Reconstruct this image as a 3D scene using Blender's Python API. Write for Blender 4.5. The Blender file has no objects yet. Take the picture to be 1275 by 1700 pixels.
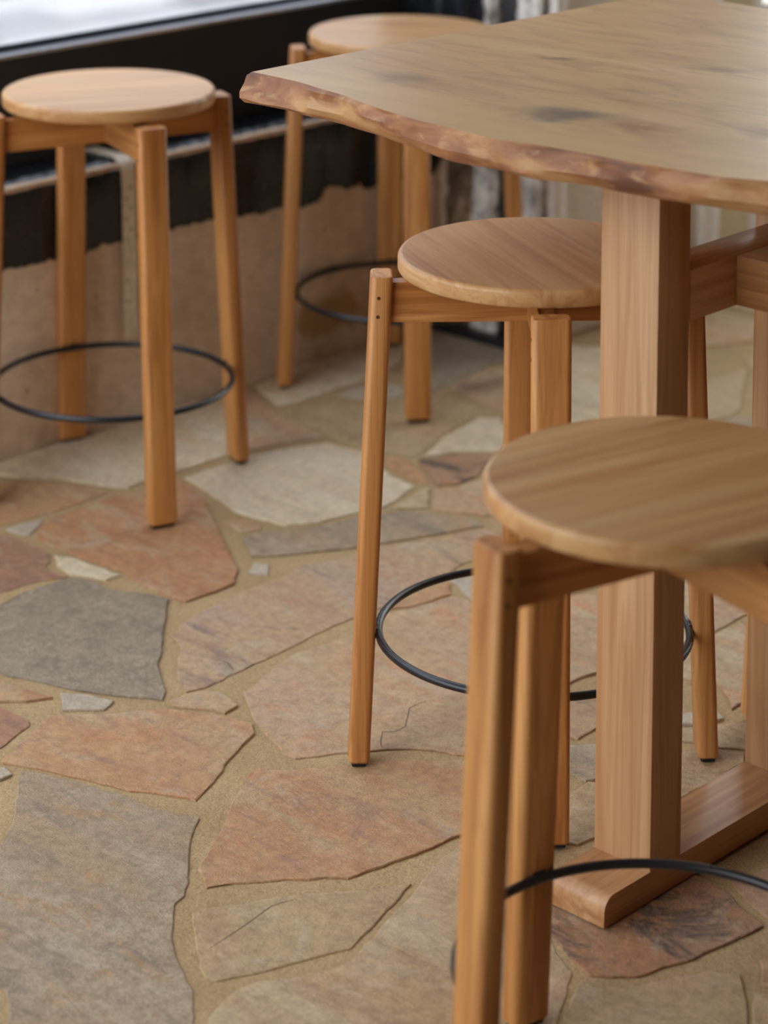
import bpy, bmesh, math, random
from mathutils import Vector, Matrix

sc = bpy.context.scene
rnd = random.Random(7)

# ------------------------------------------------------------------ camera
F_PX, PITCH, SHIFT_PX, CAM_Z, YAW = 4197.62, 0.1317, 1012.85, 1.5267, math.radians(46.0)
cam_d = bpy.data.cameras.new('camera')
cam = bpy.data.objects.new('camera', cam_d)
sc.collection.objects.link(cam)
cam.location = (0, 0, CAM_Z)
cam.rotation_euler = (math.pi / 2 - PITCH, 0, -YAW)
cam_d.sensor_fit = 'VERTICAL'
cam_d.sensor_height = 36.0
cam_d.sensor_width = 27.0
cam_d.lens = F_PX / 1700 * 36.0
cam_d.shift_y = -SHIFT_PX / 1700
cam_d.clip_start = 0.05
cam_d.dof.use_dof = True
cam_d.dof.focus_distance = 3.12
cam_d.dof.aperture_fstop = 3.6
sc.camera = cam

# ------------------------------------------------------------------ world, light, exposure
world = bpy.data.worlds.new('overcast_sky')
sc.world = world
world.use_nodes = True
bg = world.node_tree.nodes['Background']
bg.inputs[0].default_value = (0.97, 0.975, 1.0, 1)
bg.inputs[1].default_value = 4.9
sc.view_settings.view_transform = 'Standard'
sc.view_settings.look = 'None'
sc.view_settings.exposure = 0.0
sc.view_settings.gamma = 1.0
sc.view_settings.use_curve_mapping = False
sc.cycles.use_denoising = True
sc.cycles.max_bounces = 10
sc.cycles.diffuse_bounces = 6
sc.cycles.sample_clamp_indirect = 8.0


def portal(name, x0, x1, y, z0, z1, side=1):
    d = bpy.data.lights.new(name, 'AREA')
    d.shape = 'RECTANGLE'
    d.size, d.size_y = (z1 - z0, y[1] - y[0]) if x1 is None else (x1 - x0, z1 - z0)
    d.cycles.is_portal = True
    o = bpy.data.objects.new(name, d)
    if x1 is None:                       # opening in a wall across the x axis
        o.location = (x0, (y[0] + y[1]) / 2, (z0 + z1) / 2)
        o.rotation_euler = (0, -side * math.pi / 2, 0)
    else:
        o.location = ((x0 + x1) / 2, y, (z0 + z1) / 2)
        o.rotation_euler = (-math.pi / 2, 0, 0)
    sc.collection.objects.link(o)


# ------------------------------------------------------------------ helpers
def back(px, py, z=0.0):
    """floor-plan point at height z seen at a pixel of the 1275x1700 photograph (survey of the room)"""
    a = (px - 637.5) / F_PX
    b = (850 - SHIFT_PX - py) / F_PX
    c, s = math.cos(PITCH), math.sin(PITCH)
    d = (z - CAM_Z) / (-s + b * c)
    x, y = a * d, d * c + b * d * s
    ct, st = math.cos(YAW), math.sin(YAW)
    return Vector((ct * x + st * y, -st * x + ct * y, z))


def project(p):
    ct, st = math.cos(YAW), math.sin(YAW)
    x, y, z = ct * p[0] - st * p[1], st * p[0] + ct * p[1], p[2] - CAM_Z
    c, s = math.cos(PITCH), math.sin(PITCH)
    d = y * c - z * s
    if d < 0.1:
        return (-9999, -9999)
    return (637.5 + F_PX * x / d, 850 - SHIFT_PX - F_PX * (y * s + z * c) / d)


def link(name, bm, mats, parent=None, loc=None, smooth=False):
    me = bpy.data.meshes.new(name)
    bmesh.ops.recalc_face_normals(bm, faces=bm.faces)
    bm.to_mesh(me)
    bm.free()
    if not isinstance(mats, (list, tuple)):
        mats = [mats]
    for m in mats:
        me.materials.append(m)
    if smooth:
        for p in me.polygons:
            p.use_smooth = True
        me.set_sharp_from_angle(angle=math.radians(38))
        for p in me.polygons:
            if len(p.vertices) > 4:
                p.use_smooth = False

    o = bpy.data.objects.new(name, me)
    sc.collection.objects.link(o)
    if parent:
        o.parent = parent
    if loc:
        o.location = loc
    return o


def empty(name, loc=(0, 0, 0), rz=0.0):
    o = bpy.data.objects.new(name, None)
    o.location = loc
    o.rotation_euler = (0, 0, rz)
    o.empty_display_size = 0.1
    sc.collection.objects.link(o)
    return o


def tag(o, label=None, cat=None, group=None, kind=None):
    if label:
        o['label'] = label
    if cat:
        o['category'] = cat
    if group:
        o['group'] = group
    if kind:
        o['kind'] = kind
    return o


def box(bm, x0, x1, y0, y1, z0, z1, bevel=0.0, seg=2):
    b2 = bmesh.new()
    vs = [b2.verts.new((x, y, z)) for z in (z0, z1) for x, y in ((x0, y0), (x1, y0), (x1, y1), (x0, y1))]
    for f in ((0, 3, 2, 1), (4, 5, 6, 7), (0, 1, 5, 4), (1, 2, 6, 5), (2, 3, 7, 6), (3, 0, 4, 7)):
        b2.faces.new([vs[i] for i in f])
    if bevel:
        bmesh.ops.bevel(b2, geom=list(b2.edges), offset=bevel, segments=seg, affect='EDGES', profile=0.5)
    me = bpy.data.meshes.new('tmp')
    b2.to_mesh(me)
    b2.free()
    bm.from_mesh(me)
    bpy.data.meshes.remove(me)


def loft(bm, rings, close=True, cap=True, mat=0):
    """rings: lists of equal length of Vectors"""
    R = [[bm.verts.new(p) for p in r] for r in rings]
    n = len(R[0])
    for a, b in zip(R, R[1:]):
        for i in range(n if close else n - 1):
            j = (i + 1) % n
            f = bm.faces.new((a[i], a[j], b[j], b[i]))
            f.material_index = mat
    if cap:
        bm.faces.new(R[0][::-1])
        bm.faces.new(R[-1])
    return R


def boxobj(name, dims, mat, parent=None, bevel=0.0, kind=None):
    bm = bmesh.new()
    box(bm, *dims, bevel=bevel)
    o = link(name, bm, mat, parent, smooth=bevel > 0)
    if kind:
        o['kind'] = kind
    return o


# ------------------------------------------------------------------ materials
def srgb(r, g, b):
    def f(c):
        c /= 255
        return c / 12.92 if c <= 0.04045 else ((c + 0.055) / 1.055) ** 2.4
    return (f(r), f(g), f(b), 1)


class Nodes:
    def __init__(self, name, rough=0.5, spec=0.5):
        self.m = bpy.data.materials.new(name)
        self.m.use_nodes = True
        self.t = self.m.node_tree
        self.p = self.t.nodes['Principled BSDF']
        self.p.inputs['Roughness'].default_value = rough
        self.p.inputs['Specular IOR Level'].default_value = spec

    def n(self, kind, **kw):
        nd = self.t.nodes.new(kind)
        for k, v in kw.items():
            setattr(nd, k, v)
        return nd

    def l(self, a, b):
        self.t.links.new(a, b)

    def coords(self, scale=(1, 1, 1), rot=(0, 0, 0), rand=20.0):
        tc = self.n('ShaderNodeTexCoord')
        src = tc.outputs['Object']
        if rand:
            oi = self.n('ShaderNodeObjectInfo')
            mul = self.n('ShaderNodeMath', operation='MULTIPLY')
            mul.inputs[1].default_value = rand
            self.l(oi.outputs['Random'], mul.inputs[0])
            add = self.n('ShaderNodeVectorMath', operation='ADD')
            self.l(src, add.inputs[0])
            self.l(mul.outputs[0], add.inputs[1])
            src = add.outputs[0]
        mp = self.n('ShaderNodeMapping')
        mp.inputs['Rotation'].default_value = rot
        mp.inputs['Scale'].default_value = scale
        self.l(src, mp.inputs['Vector'])
        return mp.outputs['Vector']

    def noise(self, vec, scale=5.0, detail=4.0, rough=0.55, dist=0.0):
        nd = self.n('ShaderNodeTexNoise')
        nd.inputs['Scale'].default_value = scale
        nd.inputs['Detail'].default_value = detail
        nd.inputs['Roughness'].default_value = rough
        nd.inputs['Distortion'].default_value = dist
        self.l(vec, nd.inputs['Vector'])
        return nd.outputs['Fac']

    def ramp(self, fac, stops):
        nd = self.n('ShaderNodeValToRGB')
        cr = nd.color_ramp
        while len(cr.elements) < len(stops):
            cr.elements.new(0.5)
        for e, (pos, col) in zip(cr.elements, stops):
            e.position = pos
            e.color = col if hasattr(col, '__len__') else (col, col, col, 1)
        self.l(fac, nd.inputs['Fac'])
        return nd.outputs['Color']

    def mix(self, fac, a, b, mode='MIX'):
        nd = self.n('ShaderNodeMix', data_type='RGBA', blend_type=mode)
        for sock, v in ((nd.inputs[0], fac), (nd.inputs[6], a), (nd.inputs[7], b)):
            if hasattr(v, 'is_linked') or hasattr(v, 'links'):
                self.l(v, sock)
            else:
                sock.default_value = v
        return nd.outputs[2]

    def bump(self, h, strength=0.2, dist=0.002, prev=None):
        nd = self.n('ShaderNodeBump')
        nd.inputs['Strength'].default_value = strength
        nd.inputs['Distance'].default_value = dist
        self.l(h, nd.inputs['Height'])
        if prev is not None:
            self.l(prev, nd.inputs['Normal'])
        return nd.outputs['Normal']

    def done(self, color=None, normal=None, rough=None):
        if color is not None:
            if hasattr(color, '__len__') and not hasattr(color, 'links'):
                self.p.inputs['Base Color'].default_value = color
            else:
                self.l(color, self.p.inputs['Base Color'])
        if normal is not None:
            self.l(normal, self.p.inputs['Normal'])
        if rough is not None:
            self.l(rough, self.p.inputs['Roughness'])
        return self.m


def wood(name, light, mid, dark, axis, rough=0.42, stave=None, ring=1.0, spec=0.4):
    N = Nodes(name, rough, spec)

    def sc3(across, along):
        v = [across] * 3
        v[axis] = along
        return tuple(v)
    broad = N.noise(N.coords(sc3(9, 0.9)), 1.0, 3, 0.5, 0.6)
    rings = N.noise(N.coords(sc3(42 * ring, 1.6)), 1.0, 3, 0.6, 1.2)
    fine = N.noise(N.coords(sc3(420, 9)), 1.0, 2, 0.5)
    col = N.ramp(broad, [(0.3, mid), (0.62, light)])
    rf = N.ramp(rings, [(0.42, 0.0), (0.66, 0.75)])
    col = N.mix(rf, col, dark)
    pf = N.ramp(fine, [(0.52, 0.0), (0.78, 0.45)])
    col = N.mix(pf, col, dark)
    if stave:
        tc = N.n('ShaderNodeTexCoord')
        sx = N.n('ShaderNodeSeparateXYZ')
        N.l(tc.outputs['Object'], sx.inputs[0])
        dv = N.n('ShaderNodeMath', operation='DIVIDE')
        dv.inputs[1].default_value = stave
        N.l(sx.outputs[1 - axis if axis < 2 else 0], dv.inputs[0])
        fl = N.n('ShaderNodeMath', operation='FLOOR')
        N.l(dv.outputs[0], fl.inputs[0])
        wn = N.n('ShaderNodeTexWhiteNoise', noise_dimensions='1D')
        N.l(fl.outputs[0], wn.inputs['W'])
        tone = N.ramp(wn.outputs['Value'], [(0.0, (0.86, 0.84, 0.82, 1)), (1.0, (1.05, 1.05, 1.05, 1))])
        col = N.mix(1.0, col, tone, 'MULTIPLY')
    oi = N.n('ShaderNodeObjectInfo')
    v = N.ramp(oi.outputs['Random'], [(0.0, (0.9, 0.88, 0.86, 1)), (1.0, (1.04, 1.04, 1.05, 1))])
    col = N.mix(1.0, col, v, 'MULTIPLY')
    return N.done(col, N.bump(fine, 0.12, 0.0006))


OAK = (srgb(206, 150, 90), srgb(190, 128, 68), srgb(146, 84, 36))
oak_z = wood('oak_upright_grain', *OAK, 2)
oak_x = wood('oak_lengthwise_grain', *OAK, 0)
oak_y = wood('oak_crosswise_grain', *OAK, 1)
oak_seat = wood('oak_seat_staves', srgb(218, 178, 128), srgb(208, 158, 104), srgb(180, 122, 72), 0, 0.36, stave=0.062, ring=0.8)
ASH = (srgb(204, 164, 122), srgb(194, 148, 104), srgb(166, 116, 74))
ash_z = wood('table_oak_upright_grain', *ASH, 2, 0.45)
ash_x = wood('table_oak_lengthwise_grain', srgb(204, 160, 116), srgb(190, 140, 94), srgb(156, 104, 62), 0, 0.3)
ash_y = wood('table_oak_crosswise_grain', srgb(198, 150, 104), srgb(184, 130, 82), srgb(150, 96, 52), 1, 0.4)


def plain(name, col, rough=0.5, metal=0.0, spec=0.5, bump=0.0, bscale=80):
    N = Nodes(name, rough, spec)
    N.p.inputs['Metallic'].default_value = metal
    v = N.coords()
    f = N.noise(v, bscale, 3)
    c = N.mix(N.ramp(f, [(0.3, 0.0), (0.7, 1.0)]), tuple(x * 0.9 for x in col[:3]) + (1,), tuple(min(1, x * 1.08) for x in col[:3]) + (1,))
    return N.done(c, N.bump(f, bump, 0.001) if bump else None)


black_steel = plain('black_powder_coated_steel', srgb(26, 27, 32), 0.34)
rubber = plain('dark_rubber_pad', srgb(22, 18, 16), 0.8)
peg_mat = plain('dark_wood_peg', srgb(82, 46, 22), 0.6)


def tabletop_material():
    N = Nodes('live_edge_slab_top', 0.38, 0.4)
    broad = N.noise(N.coords((5, 1.1, 5), rand=0), 1.0, 4, 0.55, 1.4)
    rings = N.noise(N.coords((13, 3.2, 13), rand=0), 1.0, 5, 0.62, 2.6)
    fine = N.noise(N.coords((330, 14, 330), rand=0), 1.0, 2)
    col = N.ramp(broad, [(0.3, srgb(190, 146, 100)), (0.5, srgb(206, 164, 114)), (0.7, srgb(218, 180, 130))])
    col = N.mix(N.ramp(rings, [(0.46, 0.0), (0.7, 0.5)]), col, srgb(154, 112, 76))
    col = N.mix(N.ramp(fine, [(0.55, 0.0), (0.8, 0.3)]), col, srgb(140, 98, 60))
    # pale sapwood along the live edge
    tc = N.n('ShaderNodeTexCoord')
    sx = N.n('ShaderNodeSeparateXYZ')
    N.l(tc.outputs['Object'], sx.inputs[0])
    wob = N.noise(N.coords((3, 5, 3), rand=0), 1.0, 3)
    ad = N.n('ShaderNodeMath', operation='MULTIPLY_ADD')
    N.l(wob, ad.inputs[0])
    ad.inputs[1].default_value = -0.09
    N.l(sx.outputs[0], ad.inputs[2])
    mr = N.n('ShaderNodeMapRange')
    mr.inputs['From Min'].default_value = 2.05
    mr.inputs['From Max'].default_value = 2.17
    mr.inputs['To Min'].default_value = 0.6
    mr.inputs['To Max'].default_value = 0.0
    N.l(ad.outputs[0], mr.inputs['Value'])
    col = N.mix(mr.outputs[0], col, srgb(224, 184, 128))
    # grey-blue knots, each with its own place in the board
    for (cx, cy, rx, ry, amt, kc) in ((2.205, 1.835, 0.05, 0.075, 0.75, srgb(84, 74, 72)), (2.21, 1.74, 0.03, 0.06, 0.5, srgb(140, 82, 52)),
                                      (2.45, 2.06, 0.02, 0.03, 0.6, srgb(92, 66, 48)), (2.23, 2.12, 0.05, 0.05, 0.4, srgb(128, 100, 70)),
                                      (2.55, 1.87, 0.03, 0.05, 0.5, srgb(110, 80, 58)), (2.36, 1.86, 0.025, 0.04, 0.45, srgb(120, 86, 60)),
                                      (2.62, 1.72, 0.03, 0.06, 0.55, srgb(105, 74, 52)), (2.28, 1.60, 0.03, 0.07, 0.5, srgb(126, 86, 60))):
        mp = N.n('ShaderNodeMapping', vector_type='TEXTURE')
        mp.inputs['Location'].default_value = (cx, cy, 0.9)
        mp.inputs['Rotation'].default_value = (0, 0, 0.3)
        mp.inputs['Scale'].default_value = (rx, ry, 0.5)
        nv = N.n('ShaderNodeTexNoise')
        nv.inputs['Scale'].default_value = 16
        nv.inputs['Detail'].default_value = 3
        sep = N.n('ShaderNodeVectorMath', operation='MULTIPLY_ADD')
        N.l(tc.outputs['Object'], nv.inputs['Vector'])
        N.l(nv.outputs['Color'], sep.inputs[0])
        sep.inputs[1].default_value = (0.12, 0.05, 0)
        N.l(tc.outputs['Object'], sep.inputs[2])
        sub = N.n('ShaderNodeVectorMath', operation='SUBTRACT')
        N.l(sep.outputs[0], sub.inputs[0])
        sub.inputs[1].default_value = (0.06, 0.025, 0)
        N.l(sub.outputs[0], mp.inputs['Vector'])
        ln = N.n('ShaderNodeVectorMath', operation='LENGTH')
        N.l(mp.outputs[0], ln.inputs[0])
        f = N.ramp(ln.outputs['Value'], [(0.25, amt), (1.0, 0.0)])
        col = N.mix(f, col, kc)
    return N.done(col, N.bump(fine, 0.06, 0.0005))


def edge_material():
    N = Nodes('live_edge_bark_face', 0.55, 0.4)
    a = N.noise(N.coords((16, 7, 34), rand=0), 1.0, 4, 0.55, 0.6)
    b = N.noise(N.coords((38, 26, 60), rand=0), 1.0, 4, 0.6, 0.6)
    col = N.ramp(a, [(0.36, srgb(190, 146, 100)), (0.47, srgb(168, 116, 76)), (0.57, srgb(140, 90, 60)), (0.68, srgb(104, 66, 48))])
    col = N.mix(N.ramp(b, [(0.54, 0.0), (0.68, 0.6)]), col, srgb(198, 158, 110))
    return N.done(col, N.bump(a, 0.6, 0.004))


slab_mat = tabletop_material()
bark_mat = edge_material()


def stone(name, cols, ang, speck=0.5, stretch=5.0, rough=0.62, stain=0.55):
    N = Nodes(name, rough, 0.35)
    v1 = N.coords((7, 7 / stretch * 1.6, 7), (0, 0, ang))
    v2 = N.coords((22, 22 / stretch, 22), (0, 0, ang + 0.2))
    v3 = N.coords((1, 1, 1))
    n1 = N.noise(v1, 1.0, 6, 0.62, 0.7)
    n2 = N.noise(v2, 1.0, 7, 0.72, 0.6)
    n3 = N.noise(v3, 480, 3, 0.7)
    n4 = N.noise(v3, 60, 8, 0.78)
    n6 = N.noise(N.coords((14, 14 / stretch * 2.2, 14), (0, 0, ang - 0.15), rand=33), 1.0, 7, 0.72, 0.5)
    col = N.ramp(n1, [(0.36, cols[0]), (0.5, cols[1]), (0.62, cols[2])])
    col = N.mix(N.ramp(n2, [(0.5, 0.0), (0.64, 0.7)]), col, cols[3])
    if len(cols) > 4:
        n5 = N.noise(N.coords((13, 13 / stretch * 1.4, 13), (0, 0, ang - 0.1), rand=41), 1.0, 7, 0.74, 0.8)
        col = N.mix(N.ramp(n5, [(stain, 0.0), (stain + 0.09, 0.8)]), col, cols[4])
    # pale scuffed patches
    col = N.mix(N.ramp(n6, [(0.54, 0.0), (0.66, 0.5)]), col, srgb(196, 184, 166))
    grain = N.ramp(n3, [(0.3, (1 - 0.5 * speck,) * 3 + (1,)), (0.7, (1 + 0.16 * speck,) * 3 + (1,))])
    col = N.mix(1.0, col, grain, 'MULTIPLY')
    pat = N.ramp(n4, [(0.34, (0.74, 0.73, 0.72, 1)), (0.6, (1.08, 1.08, 1.08, 1))])
    col = N.mix(1.0, col, pat, 'MULTIPLY')
    col = N.mix(1.0, col, (1.17, 1.13, 1.02, 1), 'MULTIPLY')
    nb = N.bump(n2, 0.8, 0.007)
    nb = N.bump(n4, 0.7, 0.004, nb)
    nb = N.bump(n3, 0.4, 0.001, nb)
    return N.done(col, nb)


GREY, LGREY, TAN, PALE = srgb(152, 141, 130), srgb(172, 160, 147), srgb(190, 162, 130), srgb(200, 180, 150)
ORNG, RUST, PINK, PURP = srgb(194, 146, 106), srgb(172, 112, 80), srgb(190, 154, 132), srgb(146, 110, 98)
OLIV, DARK = srgb(196, 182, 158), srgb(84, 76, 74)
STONES = {
    'g': stone('grey_quartzite', (srgb(150, 138, 124), srgb(166, 152, 136), srgb(156, 143, 128), srgb(140, 127, 114)), 0.4, 0.9, 2.0),
    'w': stone('pale_quartzite', (srgb(186, 174, 162), srgb(196, 184, 170), srgb(192, 178, 160), LGREY), 0.2, 0.6, 2.0),
    't': stone('tan_sandstone', (TAN, PALE, srgb(192, 160, 126), srgb(176, 148, 120), PINK), 0.9, 0.45, 4.0),
    'o': stone('orange_sandstone', (srgb(196, 162, 126), srgb(190, 148, 112), TAN, srgb(188, 134, 98), srgb(166, 132, 116)), 0.7, 0.5, 4.0),
    'r': stone('rust_sandstone', (srgb(188, 158, 124), srgb(182, 134, 100), srgb(188, 146, 108), srgb(168, 114, 84), srgb(184, 164, 136)), 0.35, 0.35, 3.5, 0.55),
    'p': stone('pink_quartzite', (PINK, TAN, srgb(186, 160, 140), srgb(184, 142, 120), srgb(142, 118, 112)), 2.36, 0.55, 5.0),
    'P': stone('pink_streaked_quartzite', (PALE, TAN, srgb(192, 162, 138), srgb(196, 152, 120), srgb(200, 146, 112)), 2.36, 0.5, 4.5),
    'v': stone('purple_slate', (PURP, srgb(168, 128, 106), srgb(140, 108, 100), srgb(180, 138, 110)), 0.9, 0.4, 4.0),
    'b': stone('brown_grey_quartzite', (srgb(178, 154, 128), srgb(172, 152, 132), srgb(182, 164, 144), srgb(140, 126, 112), srgb(186, 148, 110)), 1.25, 0.7, 3.0),
    'c': stone('cream_sandstone', (srgb(192, 168, 134), srgb(186, 162, 128), TAN, srgb(176, 148, 116)), 2.0, 0.45, 3.0),
    'd': stone('dark_stained_sandstone', (srgb(186, 148, 112), srgb(172, 136, 112), srgb(182, 136, 102), srgb(156, 122, 100), DARK), 2.6, 0.5, 2.5, 0.62, 0.5),
    'k': stone('khaki_quartzite', (srgb(212, 196, 170), srgb(222, 208, 186), srgb(218, 205, 188), srgb(200, 182, 154), srgb(212, 184, 152)), 2.4, 0.4, 5.0, 0.5),
}


def mortar_material():
    N = Nodes('sandy_mortar', 0.9, 0.2)
    v = N.coords(rand=0)
    a = N.noise(v, 9, 4)
    b = N.noise(v, 420, 3, 0.6)
    c = N.noise(v, 55, 5, 0.65)
    col = N.ramp(a, [(0.3, srgb(176, 149, 110)), (0.7, srgb(192, 165, 124))])
    col = N.mix(1.0, col, N.ramp(b, [(0.3, (0.66, 0.64, 0.6, 1)), (0.65, (1.08, 1.08, 1.08, 1))]), 'MULTIPLY')
    nb = N.bump(c, 0.7, 0.006)
    return N.done(col, N.bump(b, 0.5, 0.0015, nb))


mortar = mortar_material()


def concrete_material():
    N = Nodes('bare_concrete', 0.9, 0.2)
    v = N.coords(rand=0)
    a = N.noise(v, 4, 5, 0.6)
    b = N.noise(v, 45, 4, 0.65)
    vor = N.n('ShaderNodeTexVoronoi')
    vor.inputs['Scale'].default_value = 26
    N.l(v, vor.inputs['Vector'])
    pits = N.ramp(vor.outputs['Distance'], [(0.07, 1.0), (0.13, 0.0)])
    gate = N.ramp(N.noise(v, 11, 2), [(0.52, 0.0), (0.6, 0.9)])
    pits = N.mix(1.0, pits, gate, 'MULTIPLY')
    col = N.ramp(a, [(0.3, srgb(200, 174, 148)), (0.5, srgb(216, 192, 166)), (0.7, srgb(226, 204, 180))])
    col = N.mix(1.0, col, N.ramp(b, [(0.3, (0.82, 0.8, 0.78, 1)), (0.65, (1.05, 1.05, 1.05, 1))]), 'MULTIPLY')
    col = N.mix(pits, col, srgb(70, 56, 46))
    # one ochre stain with an outline of its own, low on the wall
    sep = N.n('ShaderNodeVectorMath', operation='MULTIPLY_ADD')
    nz3 = N.n('ShaderNodeTexNoise')
    nz3.inputs['Scale'].default_value = 22
    nz3.inputs['Detail'].default_value = 4
    N.l(v, nz3.inputs['Vector'])
    N.l(nz3.outputs['Color'], sep.inputs[0])
    sep.inputs[1].default_value = (0.16, 0, 0.1)
    N.l(v, sep.inputs[2])
    mp = N.n('ShaderNodeMapping', vector_type='TEXTURE')
    mp.inputs['Location'].default_value = (3.45, WY, 0.14)
    mp.inputs['Scale'].default_value = (0.13, 0.5, 0.05)
    N.l(sep.outputs[0], mp.inputs['Vector'])
    ln = N.n('ShaderNodeVectorMath', operation='LENGTH')
    N.l(mp.outputs[0], ln.inputs[0])
    col = N.mix(N.ramp(ln.outputs['Value'], [(0.55, 0.7), (1.0, 0.0)]), col, srgb(156, 120, 62))
    return N.done(col, N.bump(b, 0.5, 0.004))


WY = 3.39          # face of the low window wall
concrete = concrete_material()


def black_paint_material():
    N = Nodes('glossy_black_paint', 0.3, 0.5)
    v = N.coords(rand=0)
    a = N.noise(v, 14, 5, 0.65, 0.4)
    b = N.noise(v, 90, 3)
    col = N.ramp(a, [(0.35, srgb(12, 13, 16)), (0.72, srgb(23, 26, 33))])
    rg = N.ramp(N.noise(v, 30, 4), [(0.3, 0.2), (0.7, 0.36)])
    return N.done(col, N.bump(N.noise(v, 22, 3), 0.06, 0.003, N.bump(b, 0.05, 0.0006)), rg)


black_paint = black_paint_material()
matt_black = plain('matt_black_board', srgb(30, 29, 30), 0.6, bump=0.1)
aluminium = plain('brushed_aluminium', srgb(196, 198, 204), 0.3, 0.9)
galv = plain('galvanised_steel', srgb(222, 208, 184), 0.4, 0.15, bump=0.1)
gasket = plain('dark_gasket', srgb(34, 40, 52), 0.5)
white_paint = plain('white_gloss_paint', srgb(236, 230, 224), 0.4, bump=0.05)
beige_paint = plain('beige_door_paint', srgb(228, 218, 204), 0.45, bump=0.05)
olive_paint = plain('olive_beige_paint', srgb(196, 176, 136), 0.5, bump=0.05)
plaster = plain('warm_plaster', srgb(176, 160, 142), 0.9, bump=0.1)
ceiling_mat = plain('ceiling_paint', srgb(150, 130, 110), 0.9)
dark_plaster = plain('dark_brown_plaster', srgb(104, 84, 66), 0.9)


def rough_white_material():
    N = Nodes('flaking_white_masonry', 0.8, 0.3)
    v = N.coords((1, 1, 0.6), rand=9)
    a = N.noise(v, 28, 5, 0.7, 0.6)
    b = N.noise(v, 60, 4, 0.6)
    col = N.ramp(a, [(0.36, srgb(92, 86, 82)), (0.46, srgb(176, 168, 160)), (0.6, srgb(222, 216, 208))])
    col = N.mix(N.ramp(b, [(0.6, 0.0), (0.72, 0.8)]), col, srgb(70, 62, 56))
    return N.done(col, N.bump(a, 0.9, 0.01))


def rough_brown_material():
    N = Nodes('crumbling_brown_render', 0.9, 0.2)
    v = N.coords((1, 1, 0.5), rand=9)
    a = N.noise(v, 20, 5, 0.65, 0.8)
    col = N.ramp(a, [(0.35, srgb(58, 44, 34)), (0.5, srgb(108, 86, 66)), (0.66, srgb(170, 148, 122))])
    return N.done(col, N.bump(a, 1.0, 0.012))


white_masonry = rough_white_material()
brown_render = rough_brown_material()


def glass_material(name='clear_window_glass', tint=(0.96, 0.98, 0.97, 1)):
    m = bpy.data.materials.new(name)
    m.use_nodes = True
    t = m.node_tree
    t.nodes.clear()
    out = t.nodes.new('ShaderNodeOutputMaterial')
    mix = t.nodes.new('ShaderNodeMixShader')
    tr = t.nodes.new('ShaderNodeBsdfTransparent')
    tr.inputs[0].default_value = tint
    gl = t.nodes.new('ShaderNodeBsdfGlossy')
    gl.inputs['Roughness'].default_value = 0.02
    mix.inputs[0].default_value = 0.06
    t.links.new(tr.outputs[0], mix.inputs[1])
    t.links.new(gl.outputs[0], mix.inputs[2])
    t.links.new(mix.outputs[0], out.inputs[0])
    return m


glass = glass_material()
dimming_glass = glass_material('daylight_dimming_glass', (0.82, 0.85, 0.9, 1))  # tint added to cut the daylight coming through the long window
PAVE = [plain('pale_paver', srgb(176, 174, 170), 0.85, bump=0.2), plain('grey_paver', srgb(122, 121, 120), 0.85, bump=0.2),
        plain('light_grey_paver', srgb(150, 148, 146), 0.85, bump=0.2)]
pave_joint = plain('paver_joint', srgb(110, 108, 106), 0.95)

# ------------------------------------------------------------------ room shell
DY = 3.12          # face of the door wall
PX = 3.68          # face of the masonry pier
X0, X1, Y0, H = -0.75, 6.2, -2.6, 4.2
LEDGE, PANEL_Y, SILL = 0.482, 3.495, 0.674
WIN_TOP = 2.65

bm = bmesh.new()
box(bm, X0 - 0.1, X1 + 0.1, Y0 - 0.1, WY + 0.15, -0.12, -0.0035)
floor = tag(link('floor', bm, mortar), 'crazy paving floor of irregular quartzite slabs set in sandy mortar', 'floor', kind='structure')
boxobj('ceiling', (X0 - 0.1, X1 + 0.1, Y0 - 0.1, WY + 0.3, H, H + 0.1), ceiling_mat, kind='structure')
wall_left = empty('wall_left')
tag(wall_left, 'unseen wall behind the camera at left holding the added glazing', 'wall', kind='structure')
boxobj('wall_panel', (X0 - 0.1, X0, Y0, WY + 0.2, -0.01, 0.2), matt_black, wall_left)
boxobj('wall_panel', (X0 - 0.1, X0, Y0, WY + 0.2, 4.0, H), matt_black, wall_left)
boxobj('wall_panel', (X0 - 0.1, X0, Y0, 1.2, 0.2, 4.0), dark_plaster, wall_left)
added_window_3 = empty('added_window_3')  # out-of-view glazing, added to supply the strong light from the left
tag(added_window_3, 'unseen tall glazing added at the left to light the room', 'window', kind='structure')
for yy in (1.2, 2.28, 3.35):
    boxobj('window_frame', (X0 - 0.08, X0 - 0.01, yy - 0.03, yy + 0.03, 0.2, 4.0), matt_black, added_window_3)
boxobj('pane', (X0 - 0.05, X0 - 0.044, 1.2, 3.35, 0.2, 4.0), glass, added_window_3)
portal('window_portal', X0 - 0.11, None, (1.2, 3.35), 0.2, 4.0)
boxobj('wall_front', (X0 - 0.1, X1 + 0.1, Y0 - 0.1, Y0, -0.01, H), dark_plaster, kind='structure')
wall_right = empty('wall_right')
tag(wall_right, 'wall at the far right of the room with an added tall window next to the door', 'wall', kind='structure')
boxobj('wall_panel', (X1, X1 + 0.1, Y0, 1.7, -0.01, H), dark_plaster, wall_right)
boxobj('wall_panel', (X1, X1 + 0.1, 1.7, DY + 0.4, 4.0, H), dark_plaster, wall_right)
boxobj('wall_panel', (X1, X1 + 0.1, 1.7, DY + 0.4, -0.01, 0.2), dark_plaster, wall_right)
added_window_4 = empty('added_window_4')  # out-of-view window, added to light the back floor and door wall
tag(added_window_4, 'unseen tall window added in the far right wall for its light', 'window', kind='structure')
for yy in (1.73, 3.08):
    boxobj('window_frame', (X1 + 0.01, X1 + 0.08, yy - 0.03, yy + 0.03, 0.2, 4.0), matt_black, added_window_4)
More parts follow.
